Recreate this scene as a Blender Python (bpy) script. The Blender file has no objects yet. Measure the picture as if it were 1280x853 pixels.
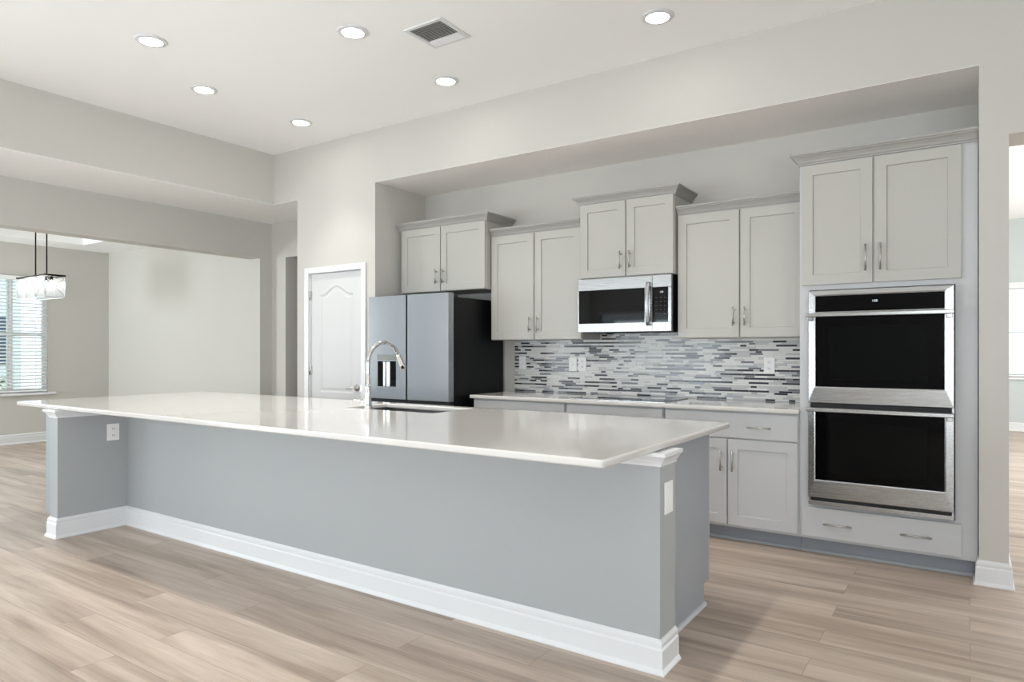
import bpy, bmesh, math, random
from mathutils import Vector, Matrix
C = bpy.context.scene.collection
PI = math.pi
# ------------------------------------------------------------------ camera
cam = bpy.data.objects.new('camera', bpy.data.cameras.new('camera')); C.objects.link(cam)
cam.location = (0, 0, 1.293)
cam.rotation_euler = (PI/2, 0, math.radians(34.041))
cam.data.sensor_width = 36; cam.data.lens = 847.4/1280*36
cam.data.shift_y = 11.5/1280
cam.data.clip_start = 0.05
sc = bpy.context.scene; sc.camera = cam
# ------------------------------------------------------------------ exposure, world, large lights
sc.view_settings.view_transform = 'Standard'; sc.view_settings.look = 'None'
sc.view_settings.gamma = 1; sc.view_settings.use_curve_mapping = False
sc.view_settings.exposure = 0.72
sc.cycles.max_bounces = 10; sc.cycles.diffuse_bounces = 6; sc.cycles.glossy_bounces = 5
sc.cycles.sample_clamp_indirect = 6
CAN = 23.0          # radiance of a recessed lamp's lens
DAY = 0.60           # scale of the added daylight lamps
w = bpy.data.worlds.new('sky'); sc.world = w; w.use_nodes = True
bg = w.node_tree.nodes['Background']; bg.inputs[0].default_value = (0.80, 0.91, 1.0, 1); bg.inputs[1].default_value = 1.5
SPOT = 68.0         # watts of each recessed lamp's downward beam
def added_area_light(name, loc, rot, sx, sy, power, col=(0.86, 0.93, 1.0)):
    l = bpy.data.lights.new(name, 'AREA'); l.shape = 'RECTANGLE'; l.size = sx; l.size_y = sy
    l.energy = power*DAY; l.color = col
    o = bpy.data.objects.new(name, l); o.location = loc; o.rotation_euler = rot; C.objects.link(o); return o
# lamps added at the unseen rear windows, shining toward +Y and tilted up
added_area_light('added_light_rear_left', (-5.6, -4.15, 1.25), (PI/2+0.65, 0, 0), 2.4, 1.8, 130)
added_area_light('added_light_rear_right', (0.75, -4.15, 1.55), (PI/2+0.65, 0, 0), 2.1, 1.6, 150)
# lamp added behind a bare opening in the left wall, shining toward +X
added_area_light('added_light_living_left', (-7.35, -1.6, 1.15), (PI/2+0.65, 0, -PI/2), 2.6, 2.0, 100)
added_area_light('added_light_right', (2.75, -1.9, 1.35), (PI/2+0.65, 0, PI/2), 2.0, 1.8, 300)  # lamp added out of view to lift the ceiling and left side
# lamps added outside unseen openings to brighten the dining room and far room
added_area_light('added_light_dining_side', (-10.05, -0.2, 1.5), (PI/2+0.3, 0, -0.2), 1.3, 1.7, 140, (0.88, 0.97, 1.0))
added_area_light('added_light_far_room', (3.9, 9.0, 1.6), (PI/2, 0, PI/2), 5.0, 2.2, 240, (0.97, 0.97, 0.97))

# ------------------------------------------------------------------ materials
def lin(c):
    return tuple(((v/255)/12.92 if v/255 <= 0.04045 else ((v/255+0.055)/1.055)**2.4) for v in c)
def mat(name, rgb, rough=0.5, metal=0.0, spec=0.5, bump=0.0, bscale=200, var=0.0, vscale=3, coat=0.0, emit=None, aniso=0):
    m = bpy.data.materials.new(name); m.use_nodes = True; nt = m.node_tree; b = nt.nodes['Principled BSDF']
    c = lin(rgb)
    b.inputs['Base Color'].default_value = (*c, 1); b.inputs['Roughness'].default_value = rough
    b.inputs['Metallic'].default_value = metal; b.inputs['Specular IOR Level'].default_value = spec
    b.inputs['Coat Weight'].default_value = coat
    tc = nt.nodes.new('ShaderNodeTexCoord')
    if var:
        n = nt.nodes.new('ShaderNodeTexNoise'); n.inputs['Scale'].default_value = vscale; n.inputs['Detail'].default_value = 4
        nt.links.new(tc.outputs['Object'], n.inputs['Vector'])
        mx = nt.nodes.new('ShaderNodeMix'); mx.data_type = 'RGBA'
        mx.inputs[6].default_value = (*[v*(1-var) for v in c], 1); mx.inputs[7].default_value = (*[min(1, v*(1+var)) for v in c], 1)
        nt.links.new(n.outputs['Fac'], mx.inputs[0]); nt.links.new(mx.outputs[2], b.inputs['Base Color'])
    if bump:
        n = nt.nodes.new('ShaderNodeTexNoise'); n.inputs['Scale'].default_value = bscale; n.inputs['Detail'].default_value = 3
        nt.links.new(tc.outputs['Object'], n.inputs['Vector'])
        bp = nt.nodes.new('ShaderNodeBump'); bp.inputs['Strength'].default_value = bump; bp.inputs['Distance'].default_value = 0.004
        nt.links.new(n.outputs['Fac'], bp.inputs['Height']); nt.links.new(bp.outputs[0], b.inputs['Normal'])
    if emit:
        b.inputs['Emission Color'].default_value = (*emit[0], 1); b.inputs['Emission Strength'].default_value = emit[1]
    return m
def brushed(name, rgb, rough=0.28, axis='x', amt=0.12):
    m = mat(name, rgb, rough, 1.0); nt = m.node_tree; b = nt.nodes['Principled BSDF']
    tc = nt.nodes.new('ShaderNodeTexCoord'); mp = nt.nodes.new('ShaderNodeMapping')
    mp.inputs['Scale'].default_value = {'x': (3, 400, 400), 'z': (400, 400, 3)}[axis]
    n = nt.nodes.new('ShaderNodeTexNoise'); n.inputs['Scale'].default_value = 1.0; n.inputs['Detail'].default_value = 2
    nt.links.new(tc.outputs['Object'], mp.inputs[0]); nt.links.new(mp.outputs[0], n.inputs['Vector'])
    mr = nt.nodes.new('ShaderNodeMapRange'); mr.inputs[3].default_value = rough-amt; mr.inputs[4].default_value = rough+amt
    nt.links.new(n.outputs['Fac'], mr.inputs[0]); nt.links.new(mr.outputs[0], b.inputs['Roughness'])
    return m
M = {}
M['wall'] = mat('wall_paint', (199, 196, 190), 0.75, spec=0.25, bump=0.15, bscale=260)
M['wall_knee'] = mat('wall_paint_cool_light', (166, 169, 170), 0.5, spec=0.3, bump=0.08, bscale=260)  # wall paint with its dimmer, bluish light put into the colour
M['wall_far'] = mat('far_wall_daylit', (190, 198, 196), 0.7, spec=0.3, bump=0.1)  # aqua tint of the daylight put into the wall colour
M['ceil'] = mat('ceiling_paint', (246, 246, 245), 0.85, spec=0.15, bump=0.25, bscale=140)
M['alcove_ceil'] = mat('textured_ceiling', (245, 241, 237), 0.85, spec=0.15, bump=0.8, bscale=90)
M['trim'] = mat('white_trim_paint', (220, 221, 222), 0.35, spec=0.5)
M['door'] = mat('white_door_paint', (208, 208, 208), 0.5, spec=0.25)
M['cab'] = mat('grey_cabinet_paint', (181, 179, 173), 0.42, spec=0.4, bump=0.03, bscale=300)
M['cab_low'] = mat('base_cabinet_paint', (194, 195, 196), 0.4, spec=0.4, bump=0.03, bscale=300)
M['cab_end'] = mat('end_panel_paint', (158, 163, 168), 0.4, spec=0.4)
M['crown'] = mat('crown_paint', (164, 162, 158), 0.45)
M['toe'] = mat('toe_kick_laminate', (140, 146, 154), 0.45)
M['quartz'] = mat('white_quartz', (210, 207, 203), 0.10, spec=0.5, var=0.02, vscale=40, coat=0.2)
M['steel'] = brushed('stainless_steel', (168, 168, 167), 0.26, 'x')
M['steel_v'] = brushed('stainless_steel_vertical', (176, 178, 181), 0.3, 'z')
M['nickel'] = mat('satin_nickel', (190, 188, 184), 0.3, 1.0)
M['chrome'] = mat('chrome', (225, 226, 226), 0.06, 1.0)
M['fridge'] = mat('grey_glass_finish', (146, 153, 159), 0.16, 0.0, spec=0.5, coat=0.4)
M['blackside'] = mat('black_enamel', (16, 17, 19), 0.45, spec=0.25, bump=0.1, bscale=500)
M['black'] = mat('black_gloss', (6, 7, 9), 0.03, spec=0.3)
M['blackmatte'] = mat('black_matte', (14, 14, 15), 0.6)
M['ovenglass'] = mat('oven_glass', (4, 4, 5), 0.03, spec=0.10)
M['ovenin'] = mat('oven_glass_inner', (9, 10, 11), 0.06, spec=0.08)
M['plate'] = mat('white_plastic', (238, 238, 236), 0.35)
M['slot'] = mat('outlet_slot', (60, 60, 60), 0.5)
M['lens'] = mat('lamp_lens', (255, 255, 255), 0.5, emit=((1.0, 0.965, 0.92), CAN))
M['lens'].node_tree.nodes['Principled BSDF'].inputs['Base Color'].default_value = (0.8, 0.8, 0.8, 1)
M['bulb'] = mat('lit_bulb', (255, 255, 255), 0.4, emit=((1.0, 0.93, 0.84), 26.0))
M['digit'] = mat('lit_display_digits', (150, 160, 165), 0.4, emit=((0.75, 0.8, 0.82), 0.5))
M['mark'] = mat('dark_badge', (110, 110, 110), 0.4, 0.5)
M['ironblack'] = mat('black_iron', (22, 21, 20), 0.4, 0.6)
M['blind'] = mat('white_blind_slat', (240, 242, 242), 0.45)
M['shrub'] = mat('leaves', (120, 140, 96), 0.6, var=0.3, vscale=20)
M['ground'] = mat('lawn', (120, 135, 95), 0.9, var=0.2)
M['house'] = mat('neighbour_stucco', (226, 232, 232), 0.85, var=0.04)
M['housewin'] = mat('neighbour_window_glass', (60, 84, 104), 0.15)
M['sealant'] = mat('sink_steel', (120, 120, 122), 0.3, 1.0)
def glassmat(name, tint=(1, 1, 1), rough=0.0, ior=1.45):
    m = bpy.data.materials.new(name); m.use_nodes = True; nt = m.node_tree
    nt.nodes.clear(); o = nt.nodes.new('ShaderNodeOutputMaterial')
    t = nt.nodes.new('ShaderNodeBsdfTransparent'); t.inputs[0].default_value = (*tint, 1)
    g = nt.nodes.new('ShaderNodeBsdfGlossy'); g.inputs['Roughness'].default_value = 0.02
    f = nt.nodes.new('ShaderNodeFresnel'); f.inputs[0].default_value = ior
    mx = nt.nodes.new('ShaderNodeMixShader')
    nt.links.new(f.outputs[0], mx.inputs[0]); nt.links.new(t.outputs[0], mx.inputs[1]); nt.links.new(g.outputs[0], mx.inputs[2])
    nt.links.new(mx.outputs[0], o.inputs[0]); return m
M['glass'] = glassmat('window_glass', (0.96, 0.98, 0.98))
M['crystal'] = glassmat('crystal_glass', (0.98, 0.99, 0.99), ior=1.6)
def _frost(m, k):
    nt = m.node_tree; o = [n for n in nt.nodes if n.type == 'OUTPUT_MATERIAL'][0]; src = o.inputs[0].links[0].from_socket
    tr = nt.nodes.new('ShaderNodeBsdfTranslucent'); tr.inputs[0].default_value = (0.95, 0.97, 0.98, 1)
    mx = nt.nodes.new('ShaderNodeMixShader'); mx.inputs[0].default_value = k
    nt.links.new(src, mx.inputs[1]); nt.links.new(tr.outputs[0], mx.inputs[2]); nt.links.new(mx.outputs[0], o.inputs[0])
_frost(M['crystal'], 0.22)
M['chrome_white'] = mat('pale_polished_frame', (225, 228, 230), 0.2, 0.3)
M['duct'] = mat('galvanised_duct', (135, 135, 132), 0.6)
M['disp'] = mat('dispenser_display', (118, 120, 116), 0.2)
M['keymark'] = mat('keypad_print', (62, 64, 66), 0.5)
M['cookglass'] = mat('cooktop_glass', (40, 40, 42), 0.03, spec=0.6, coat=0.5)
def floor_mat():
    m = bpy.data.materials.new('oak_plank_floor'); m.use_nodes = True; nt = m.node_tree; L = nt.links
    b = nt.nodes['Principled BSDF']; N = nt.nodes.new
    tc = N('ShaderNodeTexCoord')
    def brick(c1, c2, mortar, msize):
        k = N('ShaderNodeTexBrick'); k.offset = 0.37; k.offset_frequency = 2; k.squash = 1
        k.inputs['Color1'].default_value = c1; k.inputs['Color2'].default_value = c2; k.inputs['Mortar'].default_value = mortar
        k.inputs['Scale'].default_value = 1; k.inputs['Mortar Size'].default_value = msize; k.inputs['Mortar Smooth'].default_value = 0.2
        k.inputs['Bias'].default_value = 0; k.inputs['Brick Width'].default_value = 1.5; k.inputs['Row Height'].default_value = 0.18
        L.new(tc.outputs['Object'], k.inputs['Vector']); return k
    k = brick((0, 0, 0, 1), (1, 1, 1, 1), (0.5, 0.5, 0.5, 1), 0.0012)
    # grain: stretched noise, offset per plank
    sep = N('ShaderNodeSeparateXYZ'); L.new(tc.outputs['Object'], sep.inputs[0])
    off = N('ShaderNodeMath'); off.operation = 'MULTIPLY'; off.inputs[1].default_value = 37.0; L.new(k.outputs['Color'], off.inputs[0])
    comb = N('ShaderNodeCombineXYZ')
    sx = N('ShaderNodeMath'); sx.operation = 'MULTIPLY'; sx.inputs[1].default_value = 0.55; L.new(sep.outputs[0], sx.inputs[0])
    sy = N('ShaderNodeMath'); sy.operation = 'MULTIPLY'; sy.inputs[1].default_value = 7.0; L.new(sep.outputs[1], sy.inputs[0])
    L.new(sx.outputs[0], comb.inputs[0]); L.new(sy.outputs[0], comb.inputs[1]); L.new(off.outputs[0], comb.inputs[2])
    n1 = N('ShaderNodeTexNoise'); n1.inputs['Scale'].default_value = 1.2; n1.inputs['Detail'].default_value = 5; n1.inputs['Roughness'].default_value = 0.55; n1.inputs['Distortion'].default_value = 0.4
    L.new(comb.outputs[0], n1.inputs['Vector'])
    mp2 = N('ShaderNodeMapping'); mp2.inputs['Scale'].default_value = (4, 110, 1); L.new(tc.outputs['Object'], mp2.inputs[0])
    n2 = N('ShaderNodeTexNoise'); n2.inputs['Scale'].default_value = 1.0; n2.inputs['Detail'].default_value = 4; L.new(mp2.outputs[0], n2.inputs['Vector'])
    cr = N('ShaderNodeValToRGB'); e = cr.color_ramp.elements
    e[0].position = 0.3; e[0].color = (*lin((154, 136, 122)), 1); e[1].position = 0.68; e[1].color = (*lin((208, 192, 178)), 1)
    x = cr.color_ramp.elements.new(0.48); x.color = (*lin((186, 169, 154)), 1)
    L.new(n1.outputs['Fac'], cr.inputs[0])
    hs = N('ShaderNodeHueSaturation')
    mr = N('ShaderNodeMapRange'); mr.inputs[3].default_value = 0.86; mr.inputs[4].default_value = 1.02; L.new(k.outputs['Color'], mr.inputs[0])
    L.new(mr.outputs[0], hs.inputs['Value']); L.new(cr.outputs[0], hs.inputs['Color'])
    mr2 = N('ShaderNodeMapRange'); mr2.inputs[1].default_value = 0.3; mr2.inputs[2].default_value = 0.7; mr2.inputs[3].default_value = 0.90; mr2.inputs[4].default_value = 1.06
    L.new(n2.outputs['Fac'], mr2.inputs[0])
    hs2 = N('ShaderNodeHueSaturation'); L.new(mr2.outputs[0], hs2.inputs['Value']); L.new(hs.outputs[0], hs2.inputs['Color'])
    mx = N('ShaderNodeMix'); mx.data_type = 'RGBA'; mx.inputs[7].default_value = (*lin((140, 122, 108)), 1)
    L.new(k.outputs['Fac'], mx.inputs[0]); L.new(hs2.outputs[0], mx.inputs[6]); L.new(mx.outputs[2], b.inputs['Base Color'])
    b.inputs['Roughness'].default_value = 0.42; b.inputs['Specular IOR Level'].default_value = 0.4
    bp = N('ShaderNodeBump'); bp.inputs['Strength'].default_value = 0.15; bp.inputs['Distance'].default_value = 0.002
    L.new(n2.outputs['Fac'], bp.inputs['Height']); L.new(bp.outputs[0], b.inputs['Normal'])
    return m
M['floor'] = floor_mat()

# ------------------------------------------------------------------ mesh helpers (world coordinates)
class MB:
    def __init__(s): s.bm = bmesh.new(); s.mats = []
    def mi(s, m):
        if m not in s.mats: s.mats.append(m)
        return s.mats.index(m)
    def box(s, x0, x1, y0, y1, z0, z1, bevel=0.0, m=None, seg=2):
        bm = s.bm
        r = bmesh.ops.create_cube(bm, size=1.0)
        vs = r['verts']
        for v in vs:
            v.co = Vector((x0+(v.co.x+.5)*(x1-x0), y0+(v.co.y+.5)*(y1-y0), z0+(v.co.z+.5)*(z1-z0)))
        fs = list({f for v in vs for f in v.link_faces})
        idx = s.mi(m) if m else 0
        for f in fs: f.material_index = idx
        if bevel:
            es = list({e for v in vs for e in v.link_edges})
            r = bmesh.ops.bevel(bm, geom=es, offset=bevel, segments=seg, affect='EDGES', profile=0.5)
            for f in r['faces']: f.material_index = idx
        return s
    def quad(s, pts, m=None):
        f = s.bm.faces.new([s.bm.verts.new(p) for p in pts]); f.material_index = s.mi(m) if m else 0; return s
    def prism(s, pts, d, m=None, smooth=False):
        """polygon (list of 3-d points) extruded by vector d"""
        bm = s.bm; idx = s.mi(m) if m else 0
        a = [bm.verts.new(p) for p in pts]; b = [bm.verts.new(Vector(p)+Vector(d)) for p in pts]
        fs = [bm.faces.new(a), bm.faces.new(b[::-1])]
        for i in range(len(a)):
            j = (i+1) % len(a); f = bm.faces.new([a[j], a[i], b[i], b[j]]); f.smooth = smooth; fs.append(f)
        for f in fs: f.material_index = idx
        return s
    def sweep(s, path, prof, closed=False, m=None):
        """profile [(out, z)] along a flat path [(x, y)]; out is to the right of travel; mitred corners"""
        bm = s.bm; idx = s.mi(m) if m else 0; n = len(path); rings = []
        for i in range(n):
            p = Vector(path[i]); ds = []
            if i > 0 or closed: ds.append((p-Vector(path[i-1])).normalized())
            if i < n-1 or closed: ds.append((Vector(path[(i+1) % n])-p).normalized())
            ns = [Vector((d.y, -d.x)) for d in ds]
            nn = sum(ns, Vector((0, 0))).normalized(); k = 1/max(0.2, nn.dot(ns[0]))
            rings.append([bm.verts.new((p.x+nn.x*o*k, p.y+nn.y*o*k, z)) for o, z in prof])
        rr = range(n if closed else n-1)
        for i in rr:
            A, B = rings[i], rings[(i+1) % n]
            for j in range(len(prof)):
                k = (j+1) % len(prof); f = bm.faces.new([A[j], A[k], B[k], B[j]]); f.material_index = idx
        if not closed:
            for rg in (rings[0], rings[-1][::-1]):
                f = bm.faces.new(rg); f.material_index = idx
        return s
    def tube(s, pts, r, seg=14, m=None, caps=True):
        """round tube through 3-d points; r a number or list"""
        bm = s.bm; idx = s.mi(m) if m else 0; pts = [Vector(p) for p in pts]; n = len(pts)
        rs = r if isinstance(r, (list, tuple)) else [r]*n
        rings = []; up = None
        for i in range(n):
            t = (pts[min(i+1, n-1)]-pts[max(i-1, 0)]).normalized()
            if up is None:
                up = Vector((0, 0, 1)) if abs(t.z) < 0.9 else Vector((1, 0, 0))
            a = t.cross(up).normalized(); up = a.cross(t).normalized()
            rings.append([bm.verts.new(pts[i]+(a*math.cos(q)+up*math.sin(q))*rs[i]) for q in [2*PI*k/seg for k in range(seg)]])
        for i in range(n-1):
            for k in range(seg):
                f = bm.faces.new([rings[i][k], rings[i][(k+1) % seg], rings[i+1][(k+1) % seg], rings[i+1][k]]); f.smooth = True; f.material_index = idx
        if caps:
            for rg in (rings[0], rings[-1]):
                f = bm.faces.new(rg); f.material_index = idx
        return s
    def lathe(s, prof, c, axis='z', seg=32, m=None, smooth=True, loop=False):
        """prof [(radius, height)] turned about axis through c"""
        bm = s.bm; idx = s.mi(m) if m else 0; c = Vector(c); rings = []
        for r, h in prof:
            ring = []
            for k in range(seg):
                q = 2*PI*k/seg; a, b = r*math.cos(q), r*math.sin(q)
                v = {'z': (a, b, h), 'y': (a, h, b), 'x': (h, a, b)}[axis]
                ring.append(bm.verts.new(c+Vector(v)))
            rings.append(ring)
        nr = len(rings)
        for i in range(nr if loop else nr-1):
            for k in range(seg):
                A_, B_ = rings[i], rings[(i+1) % nr]
                f = bm.faces.new([A_[k], A_[(k+1) % seg], B_[(k+1) % seg], B_[k]]); f.smooth = smooth; f.material_index = idx
        for rg in (() if loop else (rings[0], rings[-1])):
            f = bm.faces.new(rg); f.material_index = idx
        return s
    def build(s, name, m, parent=None, bev=0):
        bmesh.ops.recalc_face_normals(s.bm, faces=s.bm.faces)
        me = bpy.data.meshes.new(name); off = Vector((0, 0, 0))
        if not s.mats: s.mats = [m]
        elif m and m not in s.mats and False: pass
        p = parent
        while p is not None: off += p.location; p = p.parent
        if off.length: bmesh.ops.translate(s.bm, verts=s.bm.verts, vec=-off)
        s.bm.to_mesh(me); s.bm.free()
        for k in s.mats: me.materials.append(k)
        o = bpy.data.objects.new(name, me); C.objects.link(o); o.parent = parent
        return o
def thing(name, label, cat, loc, group=None):
    o = bpy.data.objects.new(name, None); o.empty_display_size = 0.1; C.objects.link(o); o.location = loc
    return tag(o, label, cat, group)
def tag(o, label, cat, group=None):
    o['label'] = label; o['category'] = cat
    if group: o['group'] = group
    return o
def struct(o): o['kind'] = 'structure'; return o
def box(name, m, parent, *a, bevel=0.0): return MB().box(*a, bevel=bevel).build(name, m, parent)
def copy_tree(o, parent=None):
    c = o.copy(); C.objects.link(c); c.parent = parent
    for ch in list(o.children): copy_tree(ch, c)
    return c

# ================================================================== SETTING
ZC, ZL, ZS = 3.362, 2.837, 2.866
YW, YB, Y2 = 4.543, 5.242, 5.235
XT, XL, XE = -6.117, -7.09, -5.735
XA0, XA1 = -4.616, 0.041
struct(box('floor', M['floor'], None, -11.1, 4.2, -4.3, 13.8, -0.1, 0.0))
# main ceiling, lowered ceilings
b = MB(); b.box(XT, 2.6, -4.3, YW+0.3, ZC, ZC+0.1); struct(b.build('ceiling', M['ceil']))
b = MB(); b.box(XL-0.2, XT-0.12, -4.3, YW, ZL, ZL+0.1); b.box(XL-0.2, XT-0.12, YW, YW+0.12, ZL, ZL+0.1)
b.box(XT-0.12, XT, -4.3, YW, ZL, ZL+0.002); b.box(XT-0.12, XE, YW, YW+0.12, ZL, ZL+0.002)
b.box(XL-0.2, XE+0.1, YW+0.12, 7.6, ZL, ZL+0.1); struct(b.build('ceiling_left_lowered', M['ceil']))
b = MB(); b.box(XA0, XA1, YW+0.12, YB, ZS, ZS+0.1); b.box(XA0, XA1, YW, YW+0.12, ZS, ZS+0.002); struct(b.build('ceiling_alcove', M['alcove_ceil']))
struct(box('wall_soffit_left', M['wall'], None, XT-0.12, XT, -4.3, YW, ZL+0.002, ZC))
# wall holding the pantry door, the alcove and the right opening
DX0, DX1, DZ = -5.545, -4.79, 2.075
b = MB()
b.box(XT-0.12, XE, YW, YW+0.12, ZL+0.002, ZC)
b.box(XE, DX0, YW, YW+0.12, 0, ZC); b.box(DX1, XA0, YW, YW+0.12, 0, ZC); b.box(DX0, DX1, YW, YW+0.12, DZ, ZC)
b.box(XA0, XA1, YW, YW+0.12, ZS+0.002, ZC)
b.box(XA1, 0.175, YW, YW+0.29, 0, ZC)
b.box(0.175, 1.45, YW, YW+0.29, 2.464, ZC); b.box(1.45, 2.6, YW, YW+0.29, 0, ZC)
struct(b.build('wall_kitchen', M['wall']))
b = MB()
b.box(XA0-0.12, XA0, YW+0.12, YB+0.1, 0, ZS); struct(b.build('wall_alcove_left', M['wall']))
struct(box('wall_alcove_back', M['wall'], None, XA0, XA1, YB, YB+0.1, 0, ZS))
struct(box('wall_alcove_right', M['wall'], None, XA1, XA1+0.1, YW+0.29, YB+0.1, 0, ZS))
struct(box('wall_pantry_return', M['wall'], None, XE, XE+0.1, YW+0.12, Y2, 0, ZL))
b = MB()
b.box(XL, -6.824, Y2, Y2+0.2, 0, ZL); b.box(-6.824, -5.9, Y2, Y2+0.2, 2.41, ZL); b.box(-5.9, XA0-0.12, Y2, Y2+0.2, 0, ZL)
struct(b.build('wall_passage', M['wall']))
b = MB(); b.box(-7.0, -6.9, Y2+0.2, 7.5, 0, ZL); b.box(-6.9, -5.8, 7.4, 7.5, 0, ZL); b.box(-5.8, -5.7, Y2+0.2, 7.5, 0, ZL)
struct(b.build('wall_corridor', M['wall']))
# left wall with the dining room opening
HZ = 2.403
b = MB()
b.box(XL-0.2, XL, 5.07, Y2+0.2, 0, ZL); b.box(XL-0.2, XL, 0.6, 5.07, HZ, ZL)
b.box(XL-0.2, XL, -0.1, 0.6, 0, ZL); b.box(XL-0.2, XL, -3.1, -0.1, 2.25, ZL); b.box(XL-0.2, XL, -4.3, -3.1, 0, ZL)  # lower opening added to let the living side lamp in
struct(b.build('wall_left', M['wall']))
# unseen rear and right walls, window openings added for daylight and reflections
b = MB(); yr0, yr1 = -4.1, -4.0
b.box(-7.3, -6.85, yr0, yr1, 0, ZC); b.box(-6.85, -4.35, yr0, yr1, 2.14, ZC); b.box(-6.85, -4.35, yr0, yr1, 0, 0.35)
b.box(-4.35, -0.36, yr0, yr1, 0, ZC); b.box(-0.36, 1.8, yr0, yr1, 2.42, ZC); b.box(-0.36, 1.8, yr0, yr1, 0, 0.75)
b.box(1.8, 2.6, yr0, yr1, 0, ZC); struct(b.build('wall_rear', M['wall']))
b = MB(); b.box(2.5, 2.6, -4.0, -3.0, 0, ZC); b.box(2.5, 2.6, -0.8, YW, 0, ZC); b.box(2.5, 2.6, -3.0, -0.8, 0, 0.35); b.box(2.5, 2.6, -3.0, -0.8, 2.4, ZC)
struct(b.build('wall_right', M['wall']))
# dining room
XD, YD, ZD = -10.9, 5.133, 2.772
b = MB(); b.box(XD-0.1, XL-0.2, YD, YD+0.1, 0, 3.2); struct(b.build('wall_dining_back', M['wall']))
WY0, WY1, WZ0, WZ1 = 2.45, 4.31, 0.70, 2.33
b = MB(); b.box(XD-0.1, XD, 0, WY0, 0, 3.2); b.box(XD-0.1, XD, WY1, YD, 0, 3.2)
b.box(XD-0.1, XD, WY0, WY1, 0, WZ0); b.box(XD-0.1, XD, WY0, WY1, WZ1, 3.2); struct(b.build('wall_dining_far', M['wall']))
b = MB(); b.box(XD, -10.75, -0.1, 0, 0, 3.2); b.box(-9.35, XL-0.2, -0.1, 0, 0, 3.2); b.box(-10.75, -9.35, -0.1, 0, 0, 0.6); b.box(-10.75, -9.35, -0.1, 0, 2.4, 3.2)  # opening added for the dining side lamp, no window fitted
struct(b.build('wall_dining_near', M['wall']))
TX0, TX1, TY0, TY1 = -10.33, -8.0, 0.7, 4.52
b = MB(); b.box(XD, TX0, 0, YD, ZD, ZD+0.1); b.box(TX1, XL-0.2, 0, YD, ZD, ZD+0.1)
b.box(TX0, TX1, 0, TY0, ZD, ZD+0.1); b.box(TX0, TX1, TY1, YD, ZD, ZD+0.1)
b.box(TX0-0.1, TX1+0.1, TY0-0.1, TY1+0.1, ZD+0.3, ZD+0.4)
b.box(TX0-0.1, TX0, TY0-0.1, TY1+0.1, ZD+0.1, ZD+0.3); b.box(TX1, TX1+0.1, TY0-0.1, TY1+0.1, ZD+0.1, ZD+0.3)
b.box(TX0, TX1, TY0-0.1, TY0, ZD+0.1, ZD+0.3); b.box(TX0, TX1, TY1, TY1+0.1, ZD+0.1, ZD+0.3)
struct(b.build('ceiling_dining', M['ceil']))
# far room seen through the right opening
FY = 13.5
b = MB(); b.box(-0.3, 0.40, FY, FY+0.1, 0, 3.4); b.box(2.0, 4.1, FY, FY+0.1, 0, 3.4); b.box(0.40, 2.0, FY, FY+0.1, 0, 0.86); b.box(0.40, 2.0, FY, FY+0.1, 2.28, 3.4)
struct(b.build('wall_far_room', M['wall_far']))
b = MB(); b.box(-0.3, -0.2, YB+0.1, FY, 0, 3.4); b.box(4.0, 4.1, 4.8, 6.4, 0, 3.4); b.box(4.0, 4.1, 11.6, FY, 0, 3.4); b.box(4.0, 4.1, 6.4, 11.6, 0, 0.4); b.box(4.0, 4.1, 6.4, 11.6, 2.8, 3.4)  # side opening added for the far room lamp
b.box(2.6, 4.1, 4.7, 4.8, 0, 3.4)
struct(b.build('wall_far_room_side', M['wall']))
struct(box('ceiling_far_room', M['ceil'], None, -0.3, 4.1, YW+0.29, FY+0.1, 3.4, 3.5))

# baseboards
BBP = [(0, 0), (0.026, 0), (0.026, 0.006), (0.017, 0.022), (0.016, 0.095), (0.011, 0.104), (0.013, 0.112), (0.013, 0.122), (0.006, 0.13), (0.004, 0.136), (0, 0.136)]
def baseboard(name, path):
    return struct(MB().sweep(path, BBP).build(name, M['trim']))
baseboard('baseboard_post', [(XA1, 4.70), (XA1, YW), (0.175, YW), (0.175, YW+0.29)])
baseboard('baseboard_pantry', [(XE, 5.2), (XE, YW), (DX0-0.07, YW)])
baseboard('baseboard_pantry_right', [(DX1+0.07, YW), (XA0, YW), (XA0, YB)])
baseboard('baseboard_dining_far', [(XD, 0.0), (XD, YD), (XL-0.2, YD), (XL-0.2, 5.07), (XL, 5.07), (XL, Y2), (-6.824, Y2)])
baseboard('baseboard_far_room', [(-0.2, FY), (4.0, FY)])

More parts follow.
